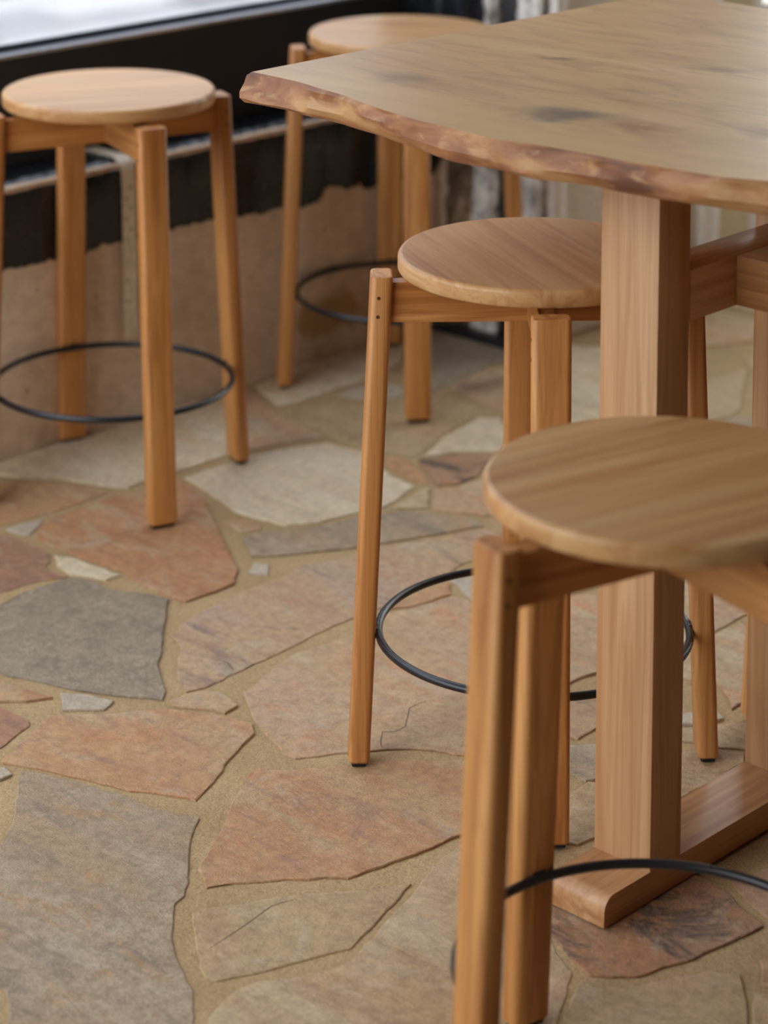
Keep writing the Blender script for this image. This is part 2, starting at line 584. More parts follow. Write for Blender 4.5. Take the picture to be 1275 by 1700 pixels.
boxobj('pane', (X1 + 0.044, X1 + 0.05, 1.7, 3.11, 0.2, 4.0), glass, added_window_4)
portal('window_portal', X1 + 0.11, None, (1.7, 3.11), 0.2, 4.0, -1)

# low window wall: bare concrete base, black painted ledge with a ragged lower edge, black board above
wall_back = empty('wall_back')
tag(wall_back, 'low concrete window wall with ragged black paint and a black ledge', 'wall', kind='structure')
boxobj('concrete_base', (X0, PX, WY, PANEL_Y + 0.06, -0.01, LEDGE - 0.008), concrete, wall_back)
ragged = [(2.579, 0.333), (2.631, 0.334), (2.683, 0.332), (2.755, 0.329), (2.786, 0.335), (2.831, 0.333), (2.877, 0.329), (2.949, 0.334),
          (3.007, 0.332), (3.052, 0.332), (3.112, 0.327), (3.183, 0.32), (3.206, 0.325), (3.286, 0.312), (3.326, 0.317), (3.351, 0.34),
          (3.383, 0.336), (3.408, 0.323), (3.442, 0.33), (3.45, 0.322), (3.484, 0.316), (3.549, 0.315), (3.619, 0.31), (3.658, 0.317), (3.678, 0.343)]


def ragged_z(x):
    if x <= ragged[0][0]:
        return 0.331 + 0.006 * math.sin(x * 23)
    for (xa, za), (xb, zb) in zip(ragged, ragged[1:]):
        if x <= xb:
            return za + (zb - za) * (x - xa) / (xb - xa)
    return ragged[-1][1]


def wob(x):
    return 0.0012 * math.sin(x * 31) + 0.0008 * math.sin(x * 83 + 1) + 0.0006 * math.sin(x * 190 + 2)


bm = bmesh.new()
xs, x = [], X0
while x < PX - 0.001:
    xs.append(x)
    x += 0.05 if x < 2.3 else 0.005
xs.append(PX)
rings = []
for x in xs:
    zr = ragged_z(x) + rnd.uniform(-0.0035, 0.0035)
    pr = [Vector((x, WY + 0.002, zr - 0.001)), Vector((x, WY - 0.0015, zr)), Vector((x, WY - 0.003, zr + 0.004)), Vector((x, WY - 0.003, LEDGE - 0.022))]
    # worn, slightly crowned chamfer along the front of the ledge
    for dy, dz in ((0.0004, -0.0195), (0.002, -0.0168), (0.010, -0.0126), (0.018, -0.0085), (0.026, -0.0045), (0.033, -0.0012), (0.037, -0.0002), (0.042, 0.0)):
        pr.append(Vector((x, WY - 0.003 + dy, LEDGE + dz + wob(x) * 0.6)))
    pr.append(Vector((x, PANEL_Y + 0.01, LEDGE + 0.002)))
    rings.append(pr)
loft(bm, rings, close=False, cap=False)
link('painted_ledge', bm, black_paint, wall_back, smooth=True)
boxobj('upper_board', (X0, PX + 0.02, PANEL_Y, PANEL_Y + 0.06, LEDGE - 0.02, SILL), matt_black, wall_back)

# window over the board
window_1 = empty('window_1')
tag(window_1, 'long shop window over the black board looking onto pale pavement', 'window', kind='structure')
boxobj('window_sill', (X0, PX, PANEL_Y - 0.004, PANEL_Y + 0.036, SILL, SILL + 0.006), aluminium, window_1)
boxobj('gasket', (X0, PX, PANEL_Y + 0.03, PANEL_Y + 0.04, SILL + 0.006, SILL + 0.016), gasket, window_1)
boxobj('pane', (X0, PX, PANEL_Y + 0.032, PANEL_Y + 0.038, SILL + 0.016, WIN_TOP), dimming_glass, window_1)
boxobj('window_frame', (X0, PX, PANEL_Y, PANEL_Y + 0.06, WIN_TOP, H), matt_black, window_1)
portal('window_portal', X0, PX, PANEL_Y + 0.07, SILL, WIN_TOP)

# masonry pier between window and door
pier = empty('pier')
pier.name = 'wall_pier'
tag(pier, 'flaking masonry pier in black, brown and white between window and white door', 'wall', kind='structure')
boxobj('core', (PX + 0.012, PX + 0.09, DY + 0.012, WY + 0.17, -0.01, H), brown_render, pier)


def lumpy_slab(name, y0, y1, z0, z1, mat, amp, proud, seed, ragged_bottom=0.0):
    r = random.Random(seed)
    ny, nz = max(3, int((y1 - y0) / 0.01)), max(4, int((z1 - z0) / 0.02))
    bm = bmesh.new()
    g = []
    for j in range(nz + 1):
        row = []
        for i in range(ny + 1):
            e = 1.0 if 0 < i < ny else 0.0
            dz = ragged_bottom * r.uniform(-1, 1) if j == 0 else 0
            row.append(bm.verts.new((PX - proud * (0.4 + 0.6 * e) + r.uniform(-amp, amp), y0 + (y1 - y0) * i / ny + r.uniform(-0.002, 0.002), z0 + (z1 - z0) * j / nz + dz)))
        g.append(row)
    back_ = [[bm.verts.new((PX + 0.014, y0 + (y1 - y0) * i / ny, z0 + (z1 - z0) * j / nz)) for i in (0, ny)] for j in (0, nz)]
    for j in range(nz):
        for i in range(ny):
            bm.faces.new((g[j][i], g[j][i + 1], g[j + 1][i + 1], g[j + 1][i]))
    bm.faces.new(g[0] + [back_[0][1], back_[0][0]])
    bm.faces.new(g[-1] + [back_[1][1], back_[1][0]])
    bm.faces.new([g[j][0] for j in range(nz + 1)] + [back_[1][0], back_[0][0]])
    bm.faces.new([g[j][-1] for j in range(nz + 1)] + [back_[1][1], back_[0][1]])
    return link(name, bm, mat, pier, smooth=True)


lumpy_slab('beige_render', 3.372, 3.392, 0.0, 0.34, concrete, 0.002, 0.004, 1)
lumpy_slab('brown_render', 3.3, 3.372, 0.0, 0.42, brown_render, 0.008, 0.012, 2)
lumpy_slab('black_render', 3.3, 3.392, 0.40, H, black_paint, 0.003, 0.015, 3, 0.03)
lumpy_slab('black_render', 3.392, 3.56, LEDGE + 0.002, H, black_paint, 0.003, 0.008, 9, 0.0)
lumpy_slab('white_masonry', 3.234, 3.3, 0.0, 0.5, white_masonry, 0.005, 0.02, 4)
lumpy_slab('white_masonry', 3.234, 3.27, 0.5, H, white_masonry, 0.004, 0.018, 5)
lumpy_slab('black_render', 3.27, 3.3, 0.5, H, black_paint, 0.003, 0.012, 8)
lumpy_slab('black_channel', 3.186, 3.234, 0.0, H, matt_black, 0.0005, 0.002, 6)
lumpy_slab('white_masonry', 3.122, 3.186, 0.0, H, white_masonry, 0.004, 0.012, 7)
boxobj('trim_1', (PX - 0.05, PX - 0.024, 3.15, WY - 0.005, -0.004, 0.016), black_steel, bevel=0.003, kind='structure')

# door wall beyond the pier
wall_door = empty('wall_door')
tag(wall_door, 'pale wall holding the white framed door beyond the pier', 'wall', kind='structure')
boxobj('wall_panel', (4.24, 4.36, DY, DY + 0.1, -0.01, H), olive_paint, wall_door)
boxobj('wall_panel', (5.7, X1, DY, DY + 0.1, -0.01, H), plaster, wall_door)
boxobj('wall_panel', (PX + 0.012, 4.24, DY, DY + 0.1, 2.15, H), plaster, wall_door)
door_1 = empty('door_1')
tag(door_1, 'pale beige door with white frame behind the trestle table', 'door', kind='structure')
boxobj('door_frame', (PX + 0.012, 3.725, DY - 0.02, DY + 0.1, -0.005, 2.15), white_paint, door_1, 0.004)
boxobj('door_leaf', (3.725, 4.19, DY + 0.01, DY + 0.05, 0.008, 2.1), beige_paint, door_1, 0.003)
boxobj('door_frame', (4.19, 4.24, DY - 0.012, DY + 0.1, -0.005, 2.15), white_paint, door_1, 0.004)
boxobj('door_frame', (3.725, 4.19, DY - 0.012, DY + 0.1, 2.1, 2.15), white_paint, door_1, 0.004)
boxobj('dark_strip', (3.93, 5.7, DY - 0.06, DY - 0.021, -0.004, 0.05), matt_black, bevel=0.003, kind='structure')  # dark strip along the foot of the door wall
added_window_2 = empty('added_window_2')  # out-of-view opening, added for the bright reflection on the tabletop
tag(added_window_2, 'unseen glazed opening added beyond the white door for the tabletop reflection', 'window', kind='structure')
boxobj('window_frame', (4.36, 4.40, DY, DY + 0.08, 0.0, H), white_paint, added_window_2, 0.003)
boxobj('window_frame', (5.66, 5.7, DY, DY + 0.08, 0.0, H), white_paint, added_window_2, 0.003)
boxobj('window_frame', (4.40, 5.66, DY, DY + 0.08, 2.5, H), white_paint, added_window_2, 0.003)
boxobj('window_frame', (4.40, 5.66, DY, DY + 0.08, 0.0, 0.6), white_paint, added_window_2, 0.003)
boxobj('pane', (4.40, 5.66, DY + 0.035, DY + 0.041, 0.6, 2.5), glass, added_window_2)
portal('window_portal', 4.40, 5.66, DY + 0.09, 0.6, 2.5)

# street outside
bm = bmesh.new()
box(bm, -40, 40, -30, 45, -0.3, -0.13)
pavement = tag(link('pavement', bm, pave_joint), 'sunless pale paved street outside the window', 'pavement', kind='structure')
pm = []
for i in range(3):
    bmp = bmesh.new()
    box(bmp, -0.146, 0.146, -0.116, 0.116, -0.04, 0.0, 0.004, 1)
    me = bpy.data.meshes.new('paver')
    bmesh.ops.recalc_face_normals(bmp, faces=bmp.faces)
    bmp.to_mesh(me)
    bmp.free()
    me.materials.append(PAVE[i])
    pm.append(me)
boxobj('sky_blocking_facade', (-6, 30, 11, 12, -0.13, 6.5), plain('rendered_facade', srgb(188, 185, 182), 0.9), kind='structure')  # unseen facade added to block low sky from the long window
for j in range(0, 16):
    for i in range(0, 18):
        o = bpy.data.objects.new('paver', pm[rnd.choice([0, 0, 1, 2])])
        sc.collection.objects.link(o)
        o.parent = pavement
        o.location = (2.6 + (i + 0.5 * (j % 2)) * 0.3, 4.4 + j * 0.24, -0.1 + rnd.uniform(-0.002, 0.002))

# ------------------------------------------------------------------ crazy paving stones
TRACED = [
    ('g', [(-60,1090),(-60,1035),(0,1017),(15,1003),(40,983),(83,969),(120,960),(151,963),(176,977),(191,980),(251,987),(280,994),(276,1020),(271,1046),(268,1071),(267,1088),(262,1106),(266,1116),(271,1136),(275,1146),(270,1160),(221,1156),(183,1152),(120,1143),(73,1131),(15,1121),(0,1115)]),
    ('w', [(100,1150),(140,1152),(189,1162),(173,1177),(103,1178)]),
    ('r', [(-60,1160),(-50,1125),(0,1128),(38,1143),(88,1157),(45,1163),(0,1164)]),
    ('v', [(-50,1230),(-50,1175),(0,1171),(22,1181),(50,1196),(49,1203),(20,1224),(0,1240)]),
    ('w', [(0,1274),(10,1275),(20,1285),(0,1294),(-25,1290),(-20,1276)]),
    ('o', [(1,1263),(38,1230),(54,1215),(75,1196),(95,1186),(140,1186),(188,1185),(241,1178),(288,1178),(313,1183),(370,1188),(398,1196),(418,1200),(422,1217),(408,1230),(390,1250),(379,1260),(370,1278),(355,1296),(339,1312),(325,1327),(315,1323),(280,1318),(236,1312),(216,1311),(186,1303),(148,1293),(105,1284),(63,1274),(30,1268),(5,1265)]),
    ('P', [(280,1163),(308,1151),(343,1146),(363,1149),(388,1164),(395,1171),(373,1183),(338,1176),(288,1171)]),
    ('b', [(35,1279),(55,1281),(100,1291),(151,1304),(201,1318),(251,1338),(290,1348),(331,1355),(328,1363),(318,1386),(314,1413),(313,1438),(313,1463),(306,1485),(290,1498),(288,1521),(285,1553),(291,1581),(301,1603),(310,1626),(320,1641),(320,1700),(325,1770),(20,1770),(10,1700),(15,1665),(5,1640),(-10,1625),(-80,1600),(-80,1420),(2,1400),(9,1388),(19,1366),(25,1348),(28,1303)]),
    ('o', [(416,1277),(436,1274),(481,1277),(531,1273),(576,1271),(610,1265),(690,1262),(775,1262),(830,1270),(850,1300),(845,1368),(767,1384),(736,1397),(701,1412),(668,1424),(635,1437),(593,1451),(578,1456),(540,1454),(513,1458),(476,1457),(428,1462),(390,1464),(363,1464),(343,1472),(340,1463),(329,1440),(334,1428),(353,1396),(368,1373),(380,1343),(393,1316),(405,1293)]),
    ('c', [(319,1513),(355,1505),(405,1498),(443,1490),(506,1481),(600,1476),(640,1471),(683,1465),(663,1488),(623,1531),(600,1553),(583,1572),(540,1582),(506,1591),(456,1605),(405,1617),(358,1626),(341,1621),(331,1601),(325,1566),(319,1531)]),
    ('t', [(340,1770),(345,1700),(348,1686),(363,1669),(393,1641),(431,1627),(481,1621),(526,1613),(564,1601),(583,1590),(606,1565),(630,1541),(667,1500),(703,1456),(736,1420),(770,1394),(850,1380),(890,1470),(905,1545),(935,1590),(952,1612),(938,1660),(923,1700),(912,1770)]),
    ('c', [(1029,1639),(1072,1631),(1122,1620),(1174,1611),(1227,1615),(1236,1646),(1241,1677),(1242,1700),(1245,1770),(922,1770),(932,1700),(947,1660),(962,1628),(990,1638)]),
    ('d', [(916,1549),(942,1581),(954,1597),(979,1617),(1016,1620),(1060,1619),(1097,1605),(1150,1591),(1205,1566),(1246,1547),(1267,1536),(1258,1526),(1227,1504),(1208,1482),(1190,1470),(1110,1430),(1020,1440),(940,1470),(905,1510)]),
    ('r', [(1261,1591),(1300,1586),(1300,1640),(1265,1632)]),
    ('p', [(1215,1462),(1262,1442),(1310,1430),(1310,1510),(1275,1522),(1240,1495)]),
    ('t', [(1252,1648),(1310,1655),(1310,1770),(1256,1770),(1250,1690)]),
    ('P', [(405,1148),(413,1170),(420,1190),(433,1208),(441,1217),(456,1230),(469,1249),(491,1257),(531,1253),(559,1248),(610,1245),(640,1242),(680,1241),(723,1244),(756,1251),(778,1252),(835,1240),(880,1185),(930,1140),(960,1125),(1010,1110),(1040,1050),(1010,990),(940,985),(860,1005),(800,1012),(773,994),(745,992),(716,1001),(680,1011),(638,1018),(615,1037),(581,1058),(556,1063),(531,1072),(493,1083),(456,1105),(420,1138)]),
    ('p', [(920,1165),(960,1158),(1000,1165),(1005,1200),(960,1225),(925,1215)]),
    ('c', [(900,1330),(944,1317),(976,1296),(1010,1300),(1020,1380),(960,1400),(900,1395)]),
    ('o', [(643,1010),(668,993),(690,981),(721,973),(744,966),(749,985),(731,990),(716,996),(680,1006)]),
    ('w', [(749,962),(793,951),(830,960),(830,990),(793,1003),(773,986)]),
    ('p', [(284,1055),(300,1035),(330,1015),(380,990),(440,965),(481,949),(500,937),(560,925),(628,907),(720,891),(805,876),(830,885),(830,920),(796,924),(770,934),(720,965),(668,985),(640,1003),(623,1010),(585,1024),(551,1038),(506,1061),(456,1085),(393,1114),(343,1139),(309,1147),(305,1134),(298,1131),(294,1111),(295,1088),(300,1070)]),
    ('r', [(60,880),(73,864),(120,846),(176,826),(213,818),(260,803),(298,796),(322,811),(340,830),(347,850),(358,870),(370,895),(388,932),(395,946),(389,968),(358,981),(328,991),(308,998),(299,996),(266,982),(233,967),(208,949),(161,932),(120,917),(83,904),(62,893)]),
    ('v', [(-60,990),(-60,890),(0,887),(25,892),(45,903),(65,908),(82,918),(84,930),(75,938),(100,953),(113,955),(108,958),(88,959),(63,963),(38,969),(23,976),(0,981)]),
    ('k', [(90,922),(120,925),(160,940),(200,954),(176,962),(150,957),(120,954),(98,940)]),
    ('o', [(-60,880),(-60,805),(0,802),(50,799),(100,802),(150,806),(178,814),(166,821),(125,836),(75,851),(38,861),(0,869)]),
    ('w', [(10,877),(38,868),(70,861),(68,868),(48,887),(35,887)]),
    ('k', [(0,788),(50,793),(100,793),(176,806),(213,808),(240,798),(295,781),(330,771),(378,755),(392,738),(397,690),(392,648),(200,702),(0,768),(-60,790),(-60,800)]),
    ('p', [(405,744),(415,746),(456,738),(518,728),(541,725),(524,714),(501,700),(466,684),(440,665),(415,641),(403,648),(402,690)]),
    ('k', [(425,640),(440,655),(461,672),(493,666),(531,654),(573,640),(605,631),(640,617),(668,600),(672,575),(660,560),(600,577),(500,607)]),
    ('w', [(563,655),(578,645),(608,639),(645,635),(668,640),(670,655),(645,661),(605,662)]),
    ('c', [(475,683),(500,673),(540,666),(605,669),(645,667),(675,664),(716,658),(753,661),(791,673),(797,685),(766,701),(741,714),(716,734),(696,754),(680,756),(638,750),(600,740),(560,728),(530,713),(506,702)]),
    ('k', [(305,791),(340,778),(400,760),(456,746),(541,733),(600,748),(635,759),(630,775),(655,793),(688,806),(662,826),(632,843),(591,850),(531,866),(476,871),(431,860),(392,848),(364,828),(332,807)]),
    ('o', [(640,756),(675,761),(689,772),(702,787),(711,802),(680,793),(642,773)]),
    ('d', [(695,763),(753,752),(829,755),(811,768),(791,791),(758,803),(726,805),(714,790),(702,774)]),
    ('k', [(733,727),(766,709),(793,692),(829,692),(850,720),(829,748),(753,748),(704,757)]),
    ('g', [(715,545),(750,541),(830,567),(880,582),(870,600),(820,602),(780,620),(716,650),(700,640),(690,600),(700,570)]),
    ('p', [(745,643),(790,619),(860,604),(880,640),(870,690),(821,677),(770,655)]),
    ('k', [(885,590),(940,572),(1000,577),(1060,620),(1050,700),(960,710),(885,690)]),
    ('b', [(400,890),(431,884),(481,878),(531,873),(591,858),(628,851),(685,847),(716,851),(748,855),(799,866),(803,872),(723,886),(628,902),(560,911),(481,919),(418,923),(410,905)]),
    ('P', [(716,838),(721,811),(756,808),(801,796),(840,800),(840,850),(801,855),(756,849),(722,846)]),
    ('t', [(648,844),(695,814),(712,809),(711,842)]),
    ('o', [(373,865),(393,860),(429,868),(434,877),(400,883)]),
    ('w', [(410,950),(420,933),(446,935),(444,953)]),
    ('t', [(1130,960),(1240,958),(1265,1008),(1225,1025),(1182,1049),(1125,1070),(1100,1010)]),
    ('P', [(1125,1080),(1182,1056),(1228,1033),(1265,1050),(1258,1150),(1215,1176),(1205,1150),(1185,1125),(1150,1130),(1125,1120)]),
    ('w', [(1110,1184),(1150,1182),(1190,1180),(1202,1192),(1186,1197),(1150,1202),(1110,1203)]),
    ('c', [(1110,1208),(1190,1201),(1235,1198),(1290,1208),(1290,1248),(1235,1242),(1190,1239),(1110,1224)]),
    ('t', [(1095,1250),(1190,1243),(1235,1249),(1235,1265),(1180,1300),(1100,1335)]),
    ('c', [(1120,640),(1175,630),(1240,612),(1230,678),(1213,689),(1176,699),(1120,705)]),
    ('b', [(1100,712),(1176,704),(1220,694),(1300,690),(1300,790),(1180,830),(1080,790)]),
]


def inside(p, poly):
    r = False
    n = len(poly)
    for i in range(n):
        (x1, y1), (x2, y2) = poly[i], poly[(i + 1) % n]
        if (y1 > p[1]) != (y2 > p[1]) and p[0] < (x2 - x1) * (p[1] - y1) / (y2 - y1) + x1:
            r = not r
    return r


def area2(poly):
    return 0.5 * sum(poly[i][0] * poly[(i + 1) % len(poly)][1] - poly[(i + 1) % len(poly)][0] * poly[i][1] for i in range(len(poly)))


PLANES = []


def add_stone(poly, mat, seed, jag=0.0022, step=0.014):
    r = random.Random(seed)
    if area2(poly) < 0:
        poly = poly[::-1]
    cx = sum(p[0] for p in poly) / len(poly)
    cy = sum(p[1] for p in poly) / len(poly)
    pts = []
    n = len(poly)
    for i in range(n):
        a, b = Vector(poly[i]), Vector(poly[(i + 1) % n])
        L = (b - a).length
        k = max(1, min(14, int(L / step)))
        nr = Vector(((b - a).y, -(b - a).x)) / max(L, 1e-6)
        for q in range(k):
            p = a + (b - a) * (q / k)
            if q:
                p = p + nr * r.uniform(-jag, jag * 0.6)
            pts.append(p)
    top = r.uniform(-0.0015, 0.001)
    tx, ty = r.uniform(-0.006, 0.006), r.uniform(-0.006, 0.006)
    m = len(pts)
    rings = [[], [], []]
    for i in range(m):
        p = pts[i]
        t = (pts[(i + 1) % m] - pts[i - 1])
        nr = Vector((t.y, -t.x))
        nr = nr / max(nr.length, 1e-6)
        z = top + tx * (p.x - cx) + ty * (p.y - cy)
        ins = r.uniform(0.0006, 0.002)
        rings[0].append(Vector((p.x - cx, p.y - cy, -0.016)))
        rings[1].append(Vector((p.x - cx, p.y - cy, z - r.uniform(0.0005, 0.0014))))
        rings[2].append(Vector((p.x - cx - nr.x * ins, p.y - cy - nr.y * ins, z)))
    bm = bmesh.new()
    R = [[bm.verts.new(v) for v in ring] for ring in rings]
    for a, b in zip(R, R[1:]):
        for i in range(m):
            j = (i + 1) % m
            bm.faces.new((a[i], a[j], b[j], b[i]))
    f = bm.faces.new(R[2])
    bmesh.ops.triangulate(bm, faces=[f])
    so = link('paving_stone', bm, mat, floor, (cx, cy, 0))
    PLANES.append((so, cx, cy, top, tx, ty))
    return so


traced_polys = []
for i, (m, pix) in enumerate(TRACED):
    poly = [tuple(back(px, py)[:2]) for px, py in pix]
    traced_polys.append(poly)
    add_stone(poly, STONES[m], 100 + i)


# hairline cracks in three of the slabs
CRACKS = [((640, 1200), [(708,1164),(694,1168),(680,1175),(678,1185),(675,1196),(673,1205),(663,1211),(653,1214),(635,1214),(633,1224),(632,1233),(635,1241)]),
          ((400, 1090), [(358,1094),(368,1095),(378,1099),(384,1106),(390,1112)]),
          ((450, 1550), [(348,1573),(376,1555),(405,1536),(430,1518),(451,1503),(470,1497),(488,1493)])]
crack_mat = plain('dark_crack_line', srgb(104, 84, 66), 0.9)  # dark brown of the crack lines
for (hx, hy), pix in CRACKS:
    h = back(hx, hy)
    so, cx, cy, top, tx, ty = next(pl for pl, tp in zip(PLANES, traced_polys) if inside(h, tp))
    pts = [back(a, b) for a, b in pix]
    bm = bmesh.new()
    rows = []
    for k, p in enumerate(pts):
        t = pts[min(k + 1, len(pts) - 1)] - pts[max(k - 1, 0)]
        nr = Vector((t.y, -t.x, 0)).normalized() * (0.0007 if 0 < k < len(pts) - 1 else 0.0002)
        z = top + tx * (p.x - cx) + ty * (p.y - cy)
        c = Vector((p.x - cx, p.y - cy, 0))
        rows.append([c - nr + Vector((0, 0, z - 0.002)), c - nr + Vector((0, 0, z + 0.0002)), c + nr + Vector((0, 0, z + 0.0002)), c + nr + Vector((0, 0, z - 0.002))])
    loft(bm, rows)
    link('crack', bm, crack_mat, so)

# the paving goes on beyond the surveyed stones: irregular cells grown from scattered seeds
def clip(poly, a, b):
    mid = (a + b) / 2
    nr = b - a
    out = []
    for i in range(len(poly)):
        p, q = poly[i], poly[(i + 1) % len(poly)]
        dp, dq = (p - mid).dot(nr), (q - mid).dot(nr)
        if dp <= 0:
            out.append(p)
        if (dp < 0) != (dq < 0):
            out.append(p + (q - p) * (dp / (dp - dq)))
    return out


kinds = 'gtoPpkbctkPrw'
placed = [(tp, min(p[0] for p in tp), max(p[0] for p in tp), min(p[1] for p in tp), max(p[1] for p in tp)) for tp in traced_polys]
nfill = 0


def samples(poly):
    out = []
    for k in range(len(poly)):
        a, b = Vector(poly[k]), Vector(poly[(k + 1) % len(poly)])
        out += [a + (b - a) * t for t in (0, 0.2, 0.4, 0.6, 0.8)]
    return out


for spacing, cap in ((0.31, 130), (0.2, 185), (0.13, 240)):
    seeds = []
    gy = 0.0
    while gy < 3.4:
        gx = 0.5
        while gx < 5.2:
            seeds.append(Vector((gx + rnd.uniform(-0.4, 0.4) * spacing, gy + rnd.uniform(-0.4, 0.4) * spacing)))
            gx += spacing
        gy += spacing
    order = sorted(range(len(seeds)), key=lambda i: (seeds[i] - Vector((2.2, 2.1))).length)
    for i in order:
        if nfill >= cap:
            break
        s = seeds[i]
        lim = WY - 0.012 if s.x < PX - 0.1 else DY - 0.012
        if s.y > lim - 0.03:
            continue
        cell = [Vector((s.x - 0.5, s.y - 0.5)), Vector((s.x + 0.5, s.y - 0.5)), Vector((s.x + 0.5, min(s.y + 0.5, lim))), Vector((s.x - 0.5, min(s.y + 0.5, lim)))]
        for j, o in enumerate(seeds):
            if i != j and (o - s).length < 3.2 * spacing and len(cell) > 2:
                cell = clip(cell, s, o)
        if len(cell) < 3:
            continue
        c = sum(cell, Vector((0, 0))) / len(cell)
        gap = rnd.uniform(0.010, 0.022)
        poly = []
        for p in cell:
            d = p - c
            poly.append(tuple(c + d * max(0.3, 1 - gap / max(d.length, 0.02))))
        px, py = project((c.x, c.y, 0))
        if -25 < px < 860 and 560 < py < 1715:
            continue
        bx0, bx1 = min(p[0] for p in poly), max(p[0] for p in poly)
        by0, by1 = min(p[1] for p in poly), max(p[1] for p in poly)
        sp = samples(poly)
        bad = False
        for tp, x0, x1, y0, y1 in placed:
            if bx1 < x0 or bx0 > x1 or by1 < y0 or by0 > y1:
                continue
            if inside(c, tp) or any(inside(p, tp) for p in sp) or any(inside(p, poly) for p in samples(tp)):
                bad = True
                break
        if bad:
            continue
        add_stone(poly, STONES[rnd.choice(kinds)], 1000 + nfill, 0.003, 0.03)
        placed.append((poly, bx0, bx1, by0, by1))
        nfill += 1

# ------------------------------------------------------------------ stools
SR, SH, STH = 0.175, 0.6732, 0.0228
LEG_W, LEG_T, LEG_C = 0.0475, 0.0275, 0.0078
RT, RB, ZT = 0.1952, 0.2252, 0.6474


def rounded_rect(w, t, c, n=5):
    pts = []
    for cx, cy, a0 in ((w / 2 - c, t / 2 - c, 0), (-w / 2 + c, t / 2 - c, 90), (-w / 2 + c, -t / 2 + c, 180), (w / 2 - c, -t / 2 + c, 270)):
        for k in range(n + 1):
            a = math.radians(a0 + 90 * k / n)
            pts.append((cx + c * math.cos(a), cy + c * math.sin(a)))
    return pts


def leg_section(r, z, shrink=0.0):
    # leg on the +x axis of the stool: tangential width along y, thickness along x
    return [Vector((r + p[1], p[0], z)) for p in rounded_rect(LEG_W - 2 * shrink, LEG_T - 2 * shrink, max(0.002, LEG_C - shrink))]


def leg_r(z):
    return RB + (RT - RB) * z / ZT


def make_stool():
    root = empty('counter_stool')
    # seat
    prof = [(0.0, 0.0), (SR - 0.004, 0.0), (SR - 0.0015, 0.001), (SR, 0.0035)]
    for k in range(0, 6):
        a = k / 5 * math.pi / 2
        prof.append((SR - 0.006 + 0.006 * math.cos(a), STH - 0.006 + 0.006 * math.sin(a)))
    bm = bmesh.new()
    nseg = 96
    rings = [[Vector((r * math.cos(2 * math.pi * k / nseg), r * math.sin(2 * math.pi * k / nseg), z)) for k in range(nseg)] for r, z in prof[1:]]
    loft(bm, rings)
    link('seat', bm, oak_seat, root, (0, 0, SH - STH), smooth=True)
    # cross rails
    for k in range(2):
        zs = SH - STH
        prof = [(-0.19, 0.586), (0.19, 0.586), (0.1865, 0.637), (0.152, 0.639), (0.135, zs - 0.0005), (-0.135, zs - 0.0005), (-0.152, 0.639), (-0.1865, 0.637)]
        bm = bmesh.new()
        rr = []
        for side in (-0.0125, 0.0125):
            rr.append([Vector((p[0], side, p[1])) if k == 0 else Vector((-side, p[0], p[1])) for p in prof])
        loft(bm, rr)
        bmesh.ops.bevel(bm, geom=list(bm.edges), offset=0.0018, segments=2, affect='EDGES')
        link('cross_rail', bm, oak_x if k == 0 else oak_y, root, smooth=True)
    # legs
    for k in range(4):
        rot = Matrix.Rotation(k * math.pi / 2, 4, 'Z')
        bm = bmesh.new()
        rings = []
        for z, sh in ((0.006, 0.0025), (0.009, 0.0)):
            rings.append(leg_section(leg_r(z), z, sh))
        for z, sh in ((ZT - 0.0025, 0.0), (ZT - 0.0006, 0.0011), (ZT, 0.0028)):
            rings.append(leg_section(leg_r(z), z, sh))
        loft(bm, rings)
        bm.transform(rot)
        leg = link('leg', bm, oak_z, root, smooth=True)
        bm = bmesh.new()
        loft(bm, [leg_section(leg_r(z), z, 0.0045) for z in (0.0012, 0.0075)])
        bm.transform(rot)
        link('foot_pad', bm, rubber, leg)
        for z in (0.621, 0.597):
            bm = bmesh.new()
            w = LEG_W / 2 + 0.0003
            loft(bm, [[Vector((leg_r(z) + 0.003 + 0.0024 * math.cos(a * math.pi / 5), y, z + 0.0024 * math.sin(a * math.pi / 5))) for a in range(10)] for y in (-w, w)])
            bm.transform(rot)
            link('peg', bm, peg_mat, leg)
    # foot ring
    RR, RZ, TR = 0.1992, 0.1752, 0.0052
    bm = bmesh.new()
    vs = []
    for i in range(96):
        a = 2 * math.pi * i / 96
        row = []
        for j in range(12):
            b = 2 * math.pi * j / 12
            rr_ = RR + TR * math.cos(b)
            row.append(bm.verts.new((rr_ * math.cos(a), rr_ * math.sin(a), RZ + TR * math.sin(b))))
        vs.append(row)
    for i in range(96):
        for j in range(12):
            bm.faces.new((vs[i][j], vs[(i + 1) % 96][j], vs[(i + 1) % 96][(j + 1) % 12], vs[i][(j + 1) % 12]))
    ring = link('foot_ring', bm, black_steel, root, smooth=True)
    for k in range(4):
        bm = bmesh.new()
        box(bm, RR - 0.001, leg_r(RZ) - LEG_T / 2 + 0.002, -0.008, 0.008, RZ - 0.006, RZ + 0.006, 0.002)
        bm.transform(Matrix.Rotation(k * math.pi / 2, 4, 'Z'))
        link('bracket', bm, black_steel, ring, smooth=True)
    return root


def copy_tree(o, parent=None):
    c = o.copy()
    sc.collection.objects.link(c)
    c.parent = parent
    for ch in list(o.children):
        copy_tree(ch, c)
    return c


